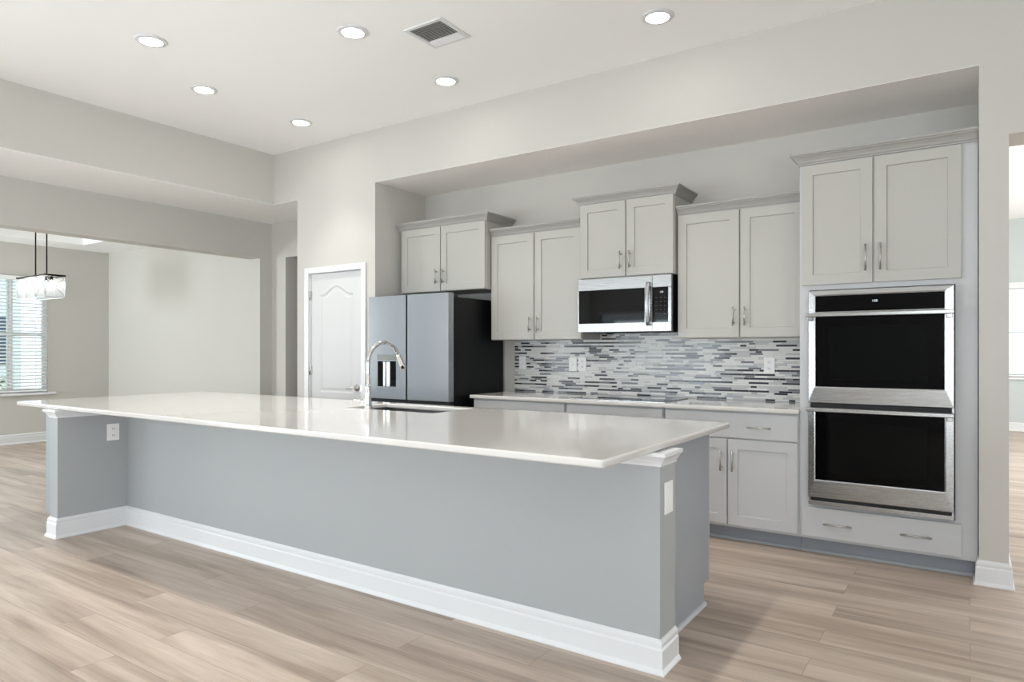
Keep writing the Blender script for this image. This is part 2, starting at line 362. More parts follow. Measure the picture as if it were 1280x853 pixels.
# ------------------------------------------------------------------ windows and blinds
def window(name, axis, c, a0, a1, z0, z1, out, mullions=(), sill=True, rail=True):
    """window in a wall whose inner face is axis=c; out = +1/-1 direction to outside"""
    def bx(mb, A0, A1, d0, d1, Z0, Z1, bev=0.002):
        lo, hi = sorted((c+out*d0, c+out*d1))
        if axis == 'x': mb.box(lo, hi, A0, A1, Z0, Z1, bevel=bev)
        else: mb.box(A0, A1, lo, hi, Z0, Z1, bevel=bev)
    t = bpy.data.objects.new(name, None); C.objects.link(t); t.empty_display_size = 0.1
    t.location = (c, (a0+a1)/2, z0) if axis == 'x' else ((a0+a1)/2, c, z0); struct(t)
    f = MB(); w_ = 0.055
    bx(f, a0, a0+w_, 0.03, 0.09, z0, z1); bx(f, a1-w_, a1, 0.03, 0.09, z0, z1)
    bx(f, a0+w_, a1-w_, 0.03, 0.09, z0, z0+w_); bx(f, a0+w_, a1-w_, 0.03, 0.09, z1-w_, z1)
    zm = z0+(z1-z0)*0.5
    if rail: bx(f, a0+w_, a1-w_, 0.04, 0.085, zm-0.025, zm+0.025)
    for mx_ in mullions: bx(f, mx_-0.03, mx_+0.03, 0.035, 0.088, z0+w_, z1-w_)
    f.build('window_frame', M['trim'], t)
    g = MB(); bx(g, a0+w_, a1-w_, 0.060, 0.064, z0+w_, z1-w_, 0); g.build('window_pane', M['glass'], t)
    if sill:
        s = MB(); bx(s, a0-0.09, a1+0.09, -0.045, 0.03, z0-0.035, z0, 0.004); s.build('window_sill', M['trim'], t)
    return t
def blind(label, axis, c, a0, a1, z0, z1, out, pitch=0.048, slatw=0.05, tilt=20, group=None, cords=2):
    loc = (c, (a0+a1)/2, z1) if axis == 'x' else ((a0+a1)/2, c, z1)
    t = thing('window_blind', label, 'blind', loc, group)
    def bx(mb, A0, A1, d0, d1, Z0, Z1, bev=0.0):
        lo, hi = sorted((c+out*d0, c+out*d1))
        if axis == 'x': mb.box(lo, hi, A0, A1, Z0, Z1, bevel=bev)
        else: mb.box(A0, A1, lo, hi, Z0, Z1, bevel=bev)
    h = MB(); bx(h, a0, a1, -0.04, 0.02, z1-0.06, z1, 0.003); h.build('headrail', M['blind'], t)
    s = MB(); z = z1-0.09; ca, sa = math.cos(math.radians(tilt)), math.sin(math.radians(tilt))
    while z > z0+0.04:
        p = []
        for d, zz in ((-slatw/2*ca, -slatw/2*sa), (slatw/2*ca, slatw/2*sa)):
            p.append((c+out*(d-0.01), z+zz))
        th = 0.003
        if axis == 'x': s.prism([(p[0][0], a0+0.01, p[0][1]), (p[1][0], a0+0.01, p[1][1]), (p[1][0], a0+0.01, p[1][1]+th), (p[0][0], a0+0.01, p[0][1]+th)], (0, a1-a0-0.02, 0))
        else: s.prism([(a0+0.01, p[0][0], p[0][1]), (a0+0.01, p[1][0], p[1][1]), (a0+0.01, p[1][0], p[1][1]+th), (a0+0.01, p[0][0], p[0][1]+th)], (a1-a0-0.02, 0, 0))
        z -= pitch
    s.build('slat_stack', M['blind'], t)
    r = MB(); bx(r, a0+0.005, a1-0.005, -0.03, 0.015, z0+0.005, z0+0.025, 0.003); r.build('bottom_rail', M['blind'], t)
    for i in range(cords):
        a = a0+(a1-a0)*(i+0.5)/cords; k = MB()
        bx(k, a-0.003, a+0.003, -0.04, -0.036, z0+0.02, z1-0.05)
        k.build('ladder_cord', M['blind'], t)
    return t
window('window_1', 'x', XD, WY0, WY1, WZ0, WZ1, -1, mullions=(3.86,))
blind('white slatted blind over the dining room window at the left edge', 'x', XD+0.0, WY0+0.02, WY1-0.02, WZ0+0.01, WZ1-0.01, -1, cords=6)
window('window_2', 'y', FY, 0.40, 2.0, 0.86, 2.28, 1)
blind('white slatted blind in the far room beyond the right opening', 'y', FY, 0.42, 1.98, 0.87, 2.27, 1, tilt=45)
window('window_3', 'y', -4.0, -6.85, -4.35, 0.35, 2.14, -1, mullions=(-5.6,))  # unseen window, added for daylight and the microwave reflection
blind('white slatted blind on the added unseen rear window, left one', 'y', -3.985, -6.83, -4.37, 0.37, 2.13, -1, pitch=0.06, tilt=8)
window('window_4', 'y', -4.0, -0.36, 1.8, 0.75, 2.42, -1)  # unseen window, added for daylight and the oven reflection
blind('white slatted blind on the added unseen rear window, right one', 'y', -3.985, -0.34, 1.78, 0.77, 2.41, -1, pitch=0.06, tilt=8)
window('added_window_5', 'x', 2.5, -3.0, -0.8, 0.35, 2.4, 1, mullions=(-1.9,))  # unseen window added only for the right side lamp
b = MB(); b.box(0.31, 0.40, FY-0.02, FY, 0.80, 2.38); b.box(0.40, 2.09, FY-0.02, FY, 2.28, 2.38)
struct(b.build('trim_1', M['trim']))

# outdoors seen through the dining blinds
struct(box('ground_outside', M['ground'], None, -24, -11.1, -6, 16, -0.25, -0.15))
t = thing('neighbour_house', 'pale neighbouring house outside the dining window', 'house', (-17.5, 4, -0.15))
box('wall_face', M['house'], t, -18, -17, -4, 6.2, -0.15, 3.4)
box('window_pane', M['housewin'], t, -17.02, -16.96, 5.62, 5.95, 1.0, 2.0)
random.seed(4)
b = MB()
for i in range(420):
    th, ph, r = random.uniform(0, 2*PI), random.uniform(0, PI), random.uniform(0.55, 1.0)
    c = Vector((-13.6+0.55*r*math.sin(ph)*math.cos(th), 4.35+0.5*r*math.sin(ph)*math.sin(th), 0.5+0.6*r*math.cos(ph)))
    d = Vector((random.uniform(-1, 1), random.uniform(-1, 1), random.uniform(-.4, 1))).normalized()*0.08
    e = d.cross(Vector((0.3, 0.2, 1))).normalized()*0.03
    b.quad([c-d, c+e, c+d, c-e])
b.tube([(-13.6, 4.35, -0.16), (-13.6, 4.35, 0.5)], 0.03)
tag(b.build('garden_shrub', M['shrub']), 'small leafy shrub outside the dining window', 'shrub')

# ------------------------------------------------------------------ pantry door
d = bpy.data.objects.new('door_1', None); C.objects.link(d); d.location = (-5.17, YW, 0); struct(d)
CW = 0.062
cas = MB()
for x0, x1 in ((DX0-CW, DX0), (DX1, DX1+CW)): cas.box(x0, x1, YW-0.018, YW, 0, DZ+CW-0.012, bevel=0.004)
cas.box(DX0, DX1, YW-0.018, YW, DZ-0.01, DZ+CW-0.012, bevel=0.004)
cas.box(DX0, DX0+0.012, YW, YW+0.11, 0, DZ); cas.box(DX1-0.012, DX1, YW, YW+0.11, 0, DZ); cas.box(DX0, DX1, YW, YW+0.11, DZ-0.012, DZ)
cas.build('door_casing', M['trim'], d)
sx0, sx1, sz1, yf = DX0+0.015, DX1-0.015, DZ-0.016, YW+0.012
px0, px1 = -5.405, -4.925
def arch_loop(x0, x1, z0, zs, rise, k=0.0, n=20):
    pts = [(x0+k, z0+k), (x1-k, z0+k)]
    for i in range(n+1):
        q = i/n; x = (x1-k)+((x0+k)-(x1-k))*q
        s_ = abs(2*q-1); bell = 0.5*(1+math.cos(PI*min(1, s_*1.12)))
        pts.append((x, zs-k+rise*bell))
    return pts
def slab():
    b = MB(); bm = b.bm; yb_ = yf+0.035
    b.box(sx0, sx1, yf+0.010, yb_, 0.01, sz1)
    # front skin: stiles and rails around the two sunken panels
    def skin(loops, zlo, zhi):
        # outer rect zlo..zhi with one panel loop hole -> filled by bridging columns
        L = loops[0]; n = len(L)
        outer = []
        for (x, z) in L:
            # push to rectangle border by nearest side
            outer.append((x, z))
        left = min(p[0] for p in L); right = max(p[0] for p in L); bot = L[0][1]
        top = [p for p in L[2:]]
        F = lambda pts: bm.faces.new([bm.verts.new((x, yf, z)) for x, z in pts])
        F([(sx0, zlo), (left, zlo), (left, zhi), (sx0, zhi)]); F([(right, zlo), (sx1, zlo), (sx1, zhi), (right, zhi)])
        F([(left, zlo), (right, zlo), (right, bot), (left, bot)])
        for i in range(len(top)-1):
            (xa, za), (xb, zb) = top[i], top[i+1]
            F([(xb, zb), (xa, za), (xa, zhi), (xb, zhi)])
        # moulding: down to groove then raised field
        depths = [0.0, 0.008, 0.008, 0.003]
        vs = [[bm.verts.new((x, yf+dd, z)) for x, z in lp] for lp, dd in zip(loops, depths)]
        for A, B in zip(vs[:-1], vs[1:]):
            for i in range(n):
                j = (i+1) % n; bm.faces.new([A[i], A[j], B[j], B[i]])
        bm.faces.new(vs[-1])
    skin([arch_loop(px0, px1, 0.875, 1.845, 0.085, k) for k in (0, 0.014, 0.026, 0.045)], 0.8, sz1)
    skin([arch_loop(px0, px1, 0.20, 0.735, 0.0, k) for k in (0, 0.014, 0.026, 0.045)], 0.01, 0.8)
    for x0, x1, z0, z1 in ((sx0, sx0, .01, sz1), (sx1, sx1, .01, sz1)):
        bm.faces.new([bm.verts.new(p) for p in ((x0, yf, z0), (x0, yf+.01, z0), (x0, yf+.01, z1), (x0, yf, z1))])
    bm.faces.new([bm.verts.new(p) for p in ((sx0, yf, sz1), (sx1, yf, sz1), (sx1, yf+.01, sz1), (sx0, yf+.01, sz1))])
    return b.build('door_slab', M['door'], d)
slab()
for z in (1.844, 1.09, 0.25):
    b = MB(); b.tube([(DX0+0.008, YW-0.004, z-0.045), (DX0+0.008, YW-0.004, z+0.045)], 0.007, 10); b.box(DX0-0.004, DX0+0.024, YW-0.0005, YW+0.0125, z-0.045, z+0.045)
    b.build('hinge', M['nickel'], d)
b = MB(); b.lathe([(0.032, 0), (0.032, -0.008), (0.026, -0.014), (0.012, -0.016), (0.011, -0.05), (0.013, -0.055)], (-4.868, yf, 0.93), 'y', 24)
b.tube([(-4.868, yf-0.05, 0.93), (-4.90, yf-0.052, 0.932), (-4.94, yf-0.05, 0.93), (-4.975, yf-0.046, 0.926)], [0.011, 0.009, 0.008, 0.006], 12)
b.build('door_handle', M['nickel'], d)
b = MB(); b.box(DX1-0.006, DX1+0.018, YW-0.0195, YW-0.0175, 0.905, 0.955); b.build('strike_plate', M['nickel'], d)

# ================================================================== ISLAND
CT, TH = 0.914, 0.030
KX1, KY0, KY1 = -1.027, 2.578, 2.745
WX0, WX1, WGY = -5.31, -5.195, 2.112
t = thing('kitchen_island', 'pale grey painted half wall under the white island worktop, white baseboard along it', 'island', (-3.1, 2.65, 0))
b = MB(); b.box(WX1, KX1, KY0, KY1, 0, CT-TH); b.box(WX0, WX1, WGY, KY1, 0, CT-TH)
b.build('wall_panel', M['wall_knee'], t)
path = [(WX0, KY1), (WX0, WGY), (WX1, WGY), (WX1, KY0), (KX1, KY0), (KX1, KY1)]
MB().sweep(path[0:], BBP).build('baseboard', M['trim'], t)
CR = [(0, 0.826), (0.006, 0.826), (0.008, 0.838), (0.014, 0.842), (0.018, 0.852), (0.030, 0.866), (0.034, 0.869), (0.034, 0.8835), (0, 0.8835)]
MB().sweep(path, CR).build('crown_moulding', M['trim'], t)
# worktop with sink cutout
SX0, SX1, SY0, SY1 = -3.45, -2.68, 3.11, 3.50
IX0, IX1, IY0, IY1 = -5.86, -1.043, 2.105, 3.594
def slab_with_hole(name, parent, m):
    bm = bmesh.new()
    def ring(x0, x1, y0, y1, z): return [bm.verts.new(p) for p in ((x0, y0, z), (x1, y0, z), (x1, y1, z), (x0, y1, z))]
    to, ti = ring(IX0, IX1, IY0, IY1, CT), ring(SX0, SX1, SY0, SY1, CT)
    bo, bi = ring(IX0, IX1, IY0, IY1, CT-TH), ring(SX0, SX1, SY0, SY1, CT-TH)
    for i in range(4):
        j = (i+1) % 4
        bm.faces.new([to[i], to[j], ti[j], ti[i]]); bm.faces.new([bo[j], bo[i], bi[i], bi[j]])
        bm.faces.new([to[j], to[i], bo[i], bo[j]]); bm.faces.new([ti[i], ti[j], bi[j], bi[i]])
    bm.edges.ensure_lookup_table()
    vert_e = [e for e in bm.edges if abs(e.verts[0].co.z-e.verts[1].co.z) > 0.01 and e.verts[0].co.x in (e.verts[1].co.x,) and min(abs(e.verts[0].co.x-IX0), abs(e.verts[0].co.x-IX1)) < 1e-4]
    bmesh.ops.bevel(bm, geom=vert_e, offset=0.02, segments=4, affect='EDGES', profile=0.5)
    es = [e for e in bm.edges if len(e.link_faces) == 2 and e.calc_face_angle(0) > 0.8 and abs(e.verts[0].co.z-e.verts[1].co.z) < 1e-5]
    bmesh.ops.bevel(bm, geom=es, offset=0.009, segments=4, affect='EDGES', profile=0.5)
    o = MB(); o.bm.free(); o.bm = bm
    return o.build(name, m, parent)
wt = slab_with_hole('island_worktop', None, M['quartz'])
tag(wt, 'long white quartz worktop on the kitchen island with a sink cutout', 'worktop')
# sink bowl
t = thing('kitchen_sink', 'stainless steel sink set under the island worktop beside the tall faucet', 'sink', ((SX0+SX1)/2, 3.3, CT-TH-0.2))
b = MB(); z0, z1 = CT-TH-0.2, CT-TH; e = 0.004
b.box(SX0-0.02, SX0-e, SY0-0.02, SY1+0.02, z0, z1); b.box(SX1+e, SX1+0.02, SY0-0.02, SY1+0.02, z0, z1)
b.box(SX0-e, SX1+e, SY0-0.02, SY0-e, z0, z1); b.box(SX0-e, SX1+e, SY1+e, SY1+0.02, z0, z1); b.box(SX0-e, SX1+e, SY0-e, SY1+e, z0, z0+0.01)
b.build('bowl', M['sealant'], t)
MB().lathe([(0.045, 0), (0.045, 0.004), (0.03, 0.002)], ((SX0+SX1)/2, 3.32, z0+0.011)).build('drain', M['chrome'], t)
# faucet
fx, fy = -3.155, 3.045
t = thing('kitchen_faucet', 'tall chrome gooseneck pull-down faucet standing on the island worktop', 'faucet', (fx, fy, CT))
MB().lathe([(0.030, 0), (0.030, 0.006), (0.027, 0.012), (0.023, 0.04), (0.0185, 0.08), (0.0175, 0.12), (0.0185, 0.135), (0.0185, 0.15), (0.015, 0.158), (0.012, 0.16)], (fx, fy, CT), 'z', 28).build('faucet_body', M['chrome'], t)
pts = [(fx, fy, CT+0.155), (fx, fy, 1.15), (fx, fy, 1.205)]
R_ = 0.142
for i in range(1, 17):
    q = PI-i*(PI*0.86)/16; pts.append((fx, fy+R_+R_*math.cos(q), 1.205+R_*math.sin(q)*0.98))
MB().tube(pts, 0.0125, 16).build('gooseneck', M['chrome'], t)
e_ = Vector(pts[-1]); dr = (Vector(pts[-1])-Vector(pts[-2])).normalized()
b = MB(); b.tube([e_-dr*0.004, e_+dr*0.006, e_+dr*0.03, e_+dr*0.075, e_+dr*0.105, e_+dr*0.112], [0.0135, 0.0155, 0.0165, 0.020, 0.022, 0.019], 20)
b.build('spray_head', M['chrome'], t)
b = MB(); b.lathe([(0.012, 0), (0.014, -0.012), (0.014, -0.03), (0.010, -0.036)], (fx-0.018, fy, CT+0.055), 'x', 18)
b.tube([(fx-0.04, fy, CT+0.055), (fx-0.055, fy-0.01, CT+0.058), (fx-0.10, fy-0.03, CT+0.066)], [0.009, 0.007, 0.005], 12)
b.build('side_lever', M['chrome'], t)

# ---------------------------------------------------------------- cabinet pieces
def shaker(name, parent, x0, x1, z0, z1, y, m, rail=0.065, flat=False, sign=-1, th=0.019):
    """door / drawer front whose outer face is y, facing sign*Y"""
    yb_ = y-sign*th
    if flat:
        lo, hi = sorted((y, yb_)); return MB().box(x0, x1, lo, hi, z0, z1, bevel=0.0015).build(name, m, parent)
    b = MB(); bm = b.bm; k = y-sign*0.009
    def ring(d, yy): return [bm.verts.new(p) for p in ((x0+d, yy, z0+d), (x1-d, yy, z0+d), (x1-d, yy, z1-d), (x0+d, yy, z1-d))]
    R = [ring(0, yb_), ring(0, y-sign*0.0015), ring(0.0015, y), ring(rail, y), ring(rail+0.0025, k)]
    for A, B in zip(R[:-1], R[1:]):
        for i in range(4): j = (i+1) % 4; bm.faces.new([A[i], A[j], B[j], B[i]])
    bm.faces.new(R[-1]); bm.faces.new(R[0][::-1])
    return b.build(name, m, parent)
def handle(parent, x, z, y, L=0.135, vertical=True, sign=-1, name='handle'):
    b = MB(); o = sign*0.03
    if vertical:
        b.tube([(x, y+o, z-L/2), (x, y+o, z+L/2)], 0.0055, 10)
        for q in (-1, 1): b.tube([(x, y, z+q*L*0.34), (x, y+o, z+q*L*0.34)], 0.0045, 8)
    else:
        b.tube([(x-L/2, y+o, z), (x+L/2, y+o, z)], 0.0055, 10)
        for q in (-1, 1): b.tube([(x+q*L*0.34, y, z), (x+q*L*0.34, y+o, z)], 0.0045, 8)
    return b.build(name, M['nickel'], parent)
CRN = [(0, 0), (0.008, 0), (0.008, 0.010), (0.014, 0.014), (0.019, 0.026), (0.032, 0.042), (0.044, 0.050), (0.044, 0.056), (0.052, 0.058), (0.052, 0.070), (0, 0.070)]
def crown(parent, path, z): return MB().sweep(path, [(o, z+h) for o, h in CRN]).build('crown_moulding', M['crown'], parent)

def wall_cabinet(label, x0, x1, yf_, z0, z1, doors, crown_path, cz, handle_z, stile_r=0.0, hm=0.035):
    """yf_ = outer face of the doors"""
    t = thing('wall_cabinet', label, 'cabinet', ((x0+x1)/2, YB, z0), 'grey wall cabinets')
    box('cabinet_body', M['cab'], t, x0, x1, yf_+0.0195, YB-0.002, z0, z1+0.012, bevel=0.001)
    for i, (a, b_) in enumerate(doors):
        dr_ = shaker('door', t, a, b_, z0+0.004, z1, yf_, M['cab'])
        hx = b_-hm if i == 0 else a+hm
        handle(dr_, hx, handle_z, yf_)
    crown(t, crown_path, cz)
    return t
# above the fridge (deep)
YA = 4.823
wall_cabinet('deep grey two-door wall cabinet above the refrigerator', -4.567, -3.545, YA, 1.838, 2.437,
             [(-4.537, -4.062), (-4.052, -3.549)], [(-4.59, YA+0.02), (-3.545, YA+0.02), (-3.545, YB-0.003)], 2.438, 1.975)
wall_cabinet('grey two-door wall cabinet between the fridge cabinet and the microwave cabinet', -3.537, -2.628, 4.900, 1.383, 2.296,
             [(-3.533, -3.088), (-3.078, -2.632)], [(-3.537, 4.92), (-2.628, 4.92)], 2.297, 1.515)
wall_cabinet('short grey two-door wall cabinet directly above the microwave', -2.619, -1.826, 4.851, 1.866, 2.460,
             [(-2.612, -2.217), (-2.208, -1.830)], [(-2.619, YB-0.003), (-2.619, 4.871), (-1.826, 4.871), (-1.826, YB-0.003)], 2.455, 1.995)
wall_cabinet('grey two-door wall cabinet between the microwave and the double oven', -1.818, -0.915, 4.900, 1.383, 2.296,
             [(-1.812, -1.362), (-1.352, -0.92)], [(-1.818, 4.92), (-0.915, 4.92)], 2.297, 1.535)
# filler strip beside the fridge opening
# tall oven cabinet
YT = 4.607
t = thing('oven_cabinet', 'tall grey cabinet housing the double oven, doors above and a drawer below', 'cabinet', (-0.43, YB, 0))
TX, TX2 = -0.902, XA1-0.004
b = MB(); yb0 = YT+0.0195
b.box(TX, -0.846, yb0, YB-0.002, 0.10, 2.52); b.box(-0.069, TX2, yb0, YB-0.002, 0.10, 2.52)
b.box(-0.846, -0.069, yb0, YB-0.002, 1.672, 2.52); b.box(-0.846, -0.069, yb0, YB-0.002, 0.10, 0.318); b.box(-0.846, -0.069, YB-0.03, YB-0.002, 0.318, 1.672)
b.build('cabinet_body', M['cab_low'], t)
for i, (a, c_) in enumerate(((-0.888, -0.488), (-0.478, -0.040))):
    dr_ = shaker('door', t, a, c_, 1.704, 2.463, YT, M['cab'])
    handle(dr_, c_-0.035 if i == 0 else a+0.035, 1.855, YT, 0.16)
dr_ = shaker('drawer', t, -0.888, -0.040, 0.118, 0.304, YT, M['cab_low'], flat=True)
handle(dr_, -0.677, 0.209, YT, 0.16, False); handle(dr_, -0.26, 0.209, YT, 0.16, False)
crown(t, [(TX, YB-0.003), (TX, YT+0.015), (TX2, YT+0.015)], 2.468)
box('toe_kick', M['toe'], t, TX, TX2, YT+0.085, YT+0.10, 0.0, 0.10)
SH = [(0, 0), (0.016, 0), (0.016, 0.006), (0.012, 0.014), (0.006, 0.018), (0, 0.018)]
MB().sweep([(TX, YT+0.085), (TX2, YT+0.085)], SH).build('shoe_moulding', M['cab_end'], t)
# base cabinets
def base_cab(label, x0, x1, drawers, doors, hd=None):
    t = thing('base_cabinet', label, 'cabinet', ((x0+x1)/2, YB, 0), 'grey base cabinets along the tiled wall')
    box('cabinet_body', M['cab_low'], t, x0, x1, YT+0.0195, YB-0.002, 0.10, CT-TH-0.001)
    for a, b_ in drawers:
        dr_ = shaker('drawer', t, a, b_, 0.704, 0.872, YT, M['cab_low'], flat=True)
        if hd is not None: handle(dr_, hd, 0.782, YT, 0.15, False)
    for i, (a, b_) in enumerate(doors):
        dr_ = shaker('door', t, a, b_, 0.118, 0.694, YT, M['cab_low'])
        handle(dr_, b_-0.035 if i == 0 else a+0.035, 0.55, YT, 0.14)
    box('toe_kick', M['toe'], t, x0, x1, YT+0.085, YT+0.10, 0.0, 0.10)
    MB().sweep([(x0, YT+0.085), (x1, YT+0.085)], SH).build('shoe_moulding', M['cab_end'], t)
base_cab('grey base cabinet next to the refrigerator', -3.515, -2.612, [(-3.505, -2.620)], [(-3.505, -3.066), (-3.056, -2.620)])
base_cab('grey base cabinet below the cooktop', -2.606, -1.812, [(-2.599, -1.819)], [(-2.599, -2.214), (-2.204, -1.819)])
base_cab('grey base cabinet beside the double oven, with two doors under one handled drawer', -1.806, -0.904, [(-1.796, -0.912)], [(-1.796, -1.362), (-1.354, -0.912)], -1.145)
wt = MB().box(-3.535, -0.899, 4.580, YB-0.002, CT-TH, CT, bevel=0.009, seg=4).build('wall_worktop', M['quartz'])
tag(wt, 'white quartz worktop along the tiled wall under the wall cabinets', 'worktop')
# island cabinets (facing the tiled wall, +Y) and the one on the left end (facing -X)
def island_cab(label, x0, x1, end=False):
    t = thing('island_cabinet', label, 'cabinet', ((x0+x1)/2, 3.1, 0), 'grey cabinets under the island')
    yb1, fr = KY1+0.002, 3.478
    lo = CT-TH-0.001
    b = MB()
    # side panels with toe notch
    for a, c_ in ((x0, x0+0.018), (x1-0.018, x1)):
        b.prism([(a, yb1, 0), (a, 3.40, 0), (a, 3.40, 0.105), (a, fr, 0.105), (a, fr, lo), (a, yb1, lo)], (c_-a, 0, 0))
    b.box(x0+0.018, x1-0.018, yb1, yb1+0.012, 0.1, lo); b.box(x0+0.018, x1-0.018, yb1+0.012, fr, 0.105, 0.12)
    b.box(x0+0.018, x1-0.018, 3.385, 3.398, 0, 0.105)
    b.box(x0+0.018, x1-0.018, fr-0.018, fr, 0.60, 0.66) if not end else None
    b.build('cabinet_body', M['cab_end'], t)
    mid = (x0+x1)/2
    for i, (a, c_) in enumerate(((x0+0.003, mid-0.003), (mid+0.003, x1-0.003))):
        dr_ = shaker('door', t, a, c_, 0.118, lo-0.02, fr+0.0205, M['cab_low'], sign=1)
        handle(dr_, c_-0.035 if i == 0 else a+0.035, 0.72, fr+0.0205, 0.14, True, 1)
    return t
island_cab('grey island cabinet at the right end, side panel showing past the half wall', -1.98, -1.12)
island_cab('grey island cabinet second from the right end, facing the tiled wall', -2.62, -1.985)
island_cab('grey island cabinet under the sink', -3.50, -2.625)
island_cab('grey island cabinet left of the sink cabinet', -4.37, -3.505)
island_cab('grey island cabinet fourth from the right, next to the end cabinet', -5.33, -4.375)
b = MB().sweep([(-1.12, KY1+0.03), (-1.12, 3.40)], SH).build('shoe_moulding', M['cab_low'], None)
tag(b, 'thin grey shoe moulding on the floor along the island side panel', 'moulding')
t = thing('island_end_cabinet', 'narrow grey cabinet at the far left end of the island, behind the wing wall', 'cabinet', (-5.40, 2.6, 0))
ex0, ex1 = -5.585, WX0-0.036
lo = CT-TH-0.001
b = MB(); y0_, y1_ = 2.20, 3.45
b.prism([(ex1, y0_, 0), (ex0+0.07, y0_, 0), (ex0+0.07, y0_, 0.105), (ex0, y0_, 0.105), (ex0, y0_, lo), (ex1, y0_, lo)], (0, y1_-y0_, 0))
b.build('cabinet_body', M['cab_end'], t)
for a, c_ in ((y0_+0.004, 2.885), (2.895, y1_-0.004)):
    MB().box(ex0-0.024, ex0-0.003, a, c_, 0.118, lo-0.015, bevel=0.0015).build('door', M['cab_end'], t)

# ================================================================== TILE BACKSPLASH
def backsplash():
    random.seed(11)
    mats = [mat('tile_white', (224, 223, 219), 0.22, spec=0.3), mat('tile_pale_grey', (196, 196, 194), 0.2, spec=0.3),
            mat('tile_mid_grey', (122, 124, 128), 0.12, spec=0.4), mat('tile_dark_grey', (60, 62, 68), 0.12, spec=0.4), mat('tile_silver', (172, 176, 180), 0.25, spec=0.4)]
    grout = mat('tile_grout', (196, 198, 198), 0.8)
    b = MB(); x0, x1, z0, z1 = -3.505, -0.905, CT+0.0005, 1.383
    b.box(x0, x1, YB-0.006, YB-0.001, z0, z1, m=grout)
    b.box(-2.61, -1.835, YB-0.006, YB-0.001, z1, 1.44, m=grout)
    z = z0+0.001; i = 0
    wts = [(0.26, 0.20, 0.14, 0.37, 0.03), (0.55, 0.30, 0.07, 0.04, 0.04)]
    while z < 1.43:
        h = (0.0155, 0.0165, 0.0155, 0.0145)[i % 4]
        wt_ = wts[i % 2]
        X0, X1 = (x0, x1) if z+h <= z1 else (-2.61, -1.835)
        x = X0-random.uniform(0, 0.08)
        while x < X1:
            L_ = random.choice((0.045, 0.07, 0.095, 0.12, 0.145)); a, c_ = max(x, X0), min(x+L_-0.0015, X1)
            if c_-a > 0.004:
                m_ = random.choices(mats, wt_)[0]; t_ = random.choice((0.0078, 0.0084, 0.009))
                y_ = YB-t_; e = 0.0007; zz = z+h-0.0015; k = b.mi(m_); bm = b.bm
                F = [bm.verts.new(p) for p in ((a+e, y_, z+e), (c_-e, y_, z+e), (c_-e, y_, zz-e), (a+e, y_, zz-e))]
                G = [bm.verts.new(p) for p in ((a, YB-0.0055, z), (c_, YB-0.0055, z), (c_, YB-0.0055, zz), (a, YB-0.0055, zz))]
                bm.faces.new(F).material_index = k
                for q in range(4): bm.faces.new([F[q], F[(q+1) % 4], G[(q+1) % 4], G[q]]).material_index = k
            x += L_
        z += h; i += 1
    o = b.build('tile_backsplash', None)
    return tag(o, 'grey and white strip mosaic tile backsplash above the wall worktop', 'backsplash')
backsplash()

# ================================================================== OUTLETS
def plate(name, label, cat, origin, n, kind, w_=0.072, h_=0.116, group=None):
    """plate on a wall with outward normal n ('-y','+x')"""
    ox, oy, oz = origin
    t = thing(name, label, cat, origin, group)
    def bx(a0, a1, z0, z1, d0, d1, bev=0.0):
        if n == '-y': return (ox+a0, ox+a1, oy-d1, oy-d0, oz+z0, oz+z1)
        return (ox+d0, ox+d1, oy+a0, oy+a1, oz+z0, oz+z1)
    MB().box(*bx(-w_/2, w_/2, -h_/2, h_/2, 0, 0.006), bevel=0.002).build('cover_plate', M['plate'], t)
    if kind == 'duplex':
        for zc in (-0.027, 0.02):
            s = MB().box(*bx(-0.017, 0.017, zc-0.010, zc+0.018, 0.006, 0.008), bevel=0.0008).build('socket', M['plate'], t)
            k = MB(); k.box(*bx(-0.009, -0.006, zc, zc+0.011, 0.008, 0.0084)); k.box(*bx(0.006, 0.009, zc, zc+0.011, 0.008, 0.0084)); k.box(*bx(-0.002, 0.002, zc-0.007, zc-0.003, 0.008, 0.0084))
            k.build('slots', M['slot'], s)
    elif kind == 'rocker':
        s = MB().box(*bx(-0.0165, 0.0165, -0.033, 0.033, 0.006, 0.0085), bevel=0.001).build('rocker', M['plate'], t)
    else:
        MB().box(*bx(-0.003, 0.003, -0.003, 0.003, 0.006, 0.0075)).build('screw', M['slot'], t)
    return t
plate('wall_outlet', 'white duplex outlet on the left wing wall of the island', 'outlet', (WX1, 2.475, 0.695), '+x', 'duplex', 0.085, 0.12)
plate('wall_outlet', 'white outlet cover on the right end of the island half wall', 'outlet', (KX1, 2.664, 0.690), '+x', 'rocker', 0.085, 0.13)
ty = YB-0.009
plate('light_switch', 'plain white switch plate on the tile beside the refrigerator', 'switch', (-3.415, ty, 1.178), '-y', 'rocker', 0.075, 0.12)
plate('wall_outlet', 'white cover plate on the tile, left one of the adjoining pair', 'outlet', (-2.888, ty, 1.170), '-y', 'blank', 0.078, 0.12)
plate('wall_outlet', 'white duplex outlet on the tile, right one of the adjoining pair', 'outlet', (-2.795, ty, 1.172), '-y', 'duplex', 0.078, 0.12)
plate('wall_outlet', 'white duplex outlet on the tile near the double oven', 'outlet', (-1.232, ty, 1.180), '-y', 'duplex', 0.078, 0.12)

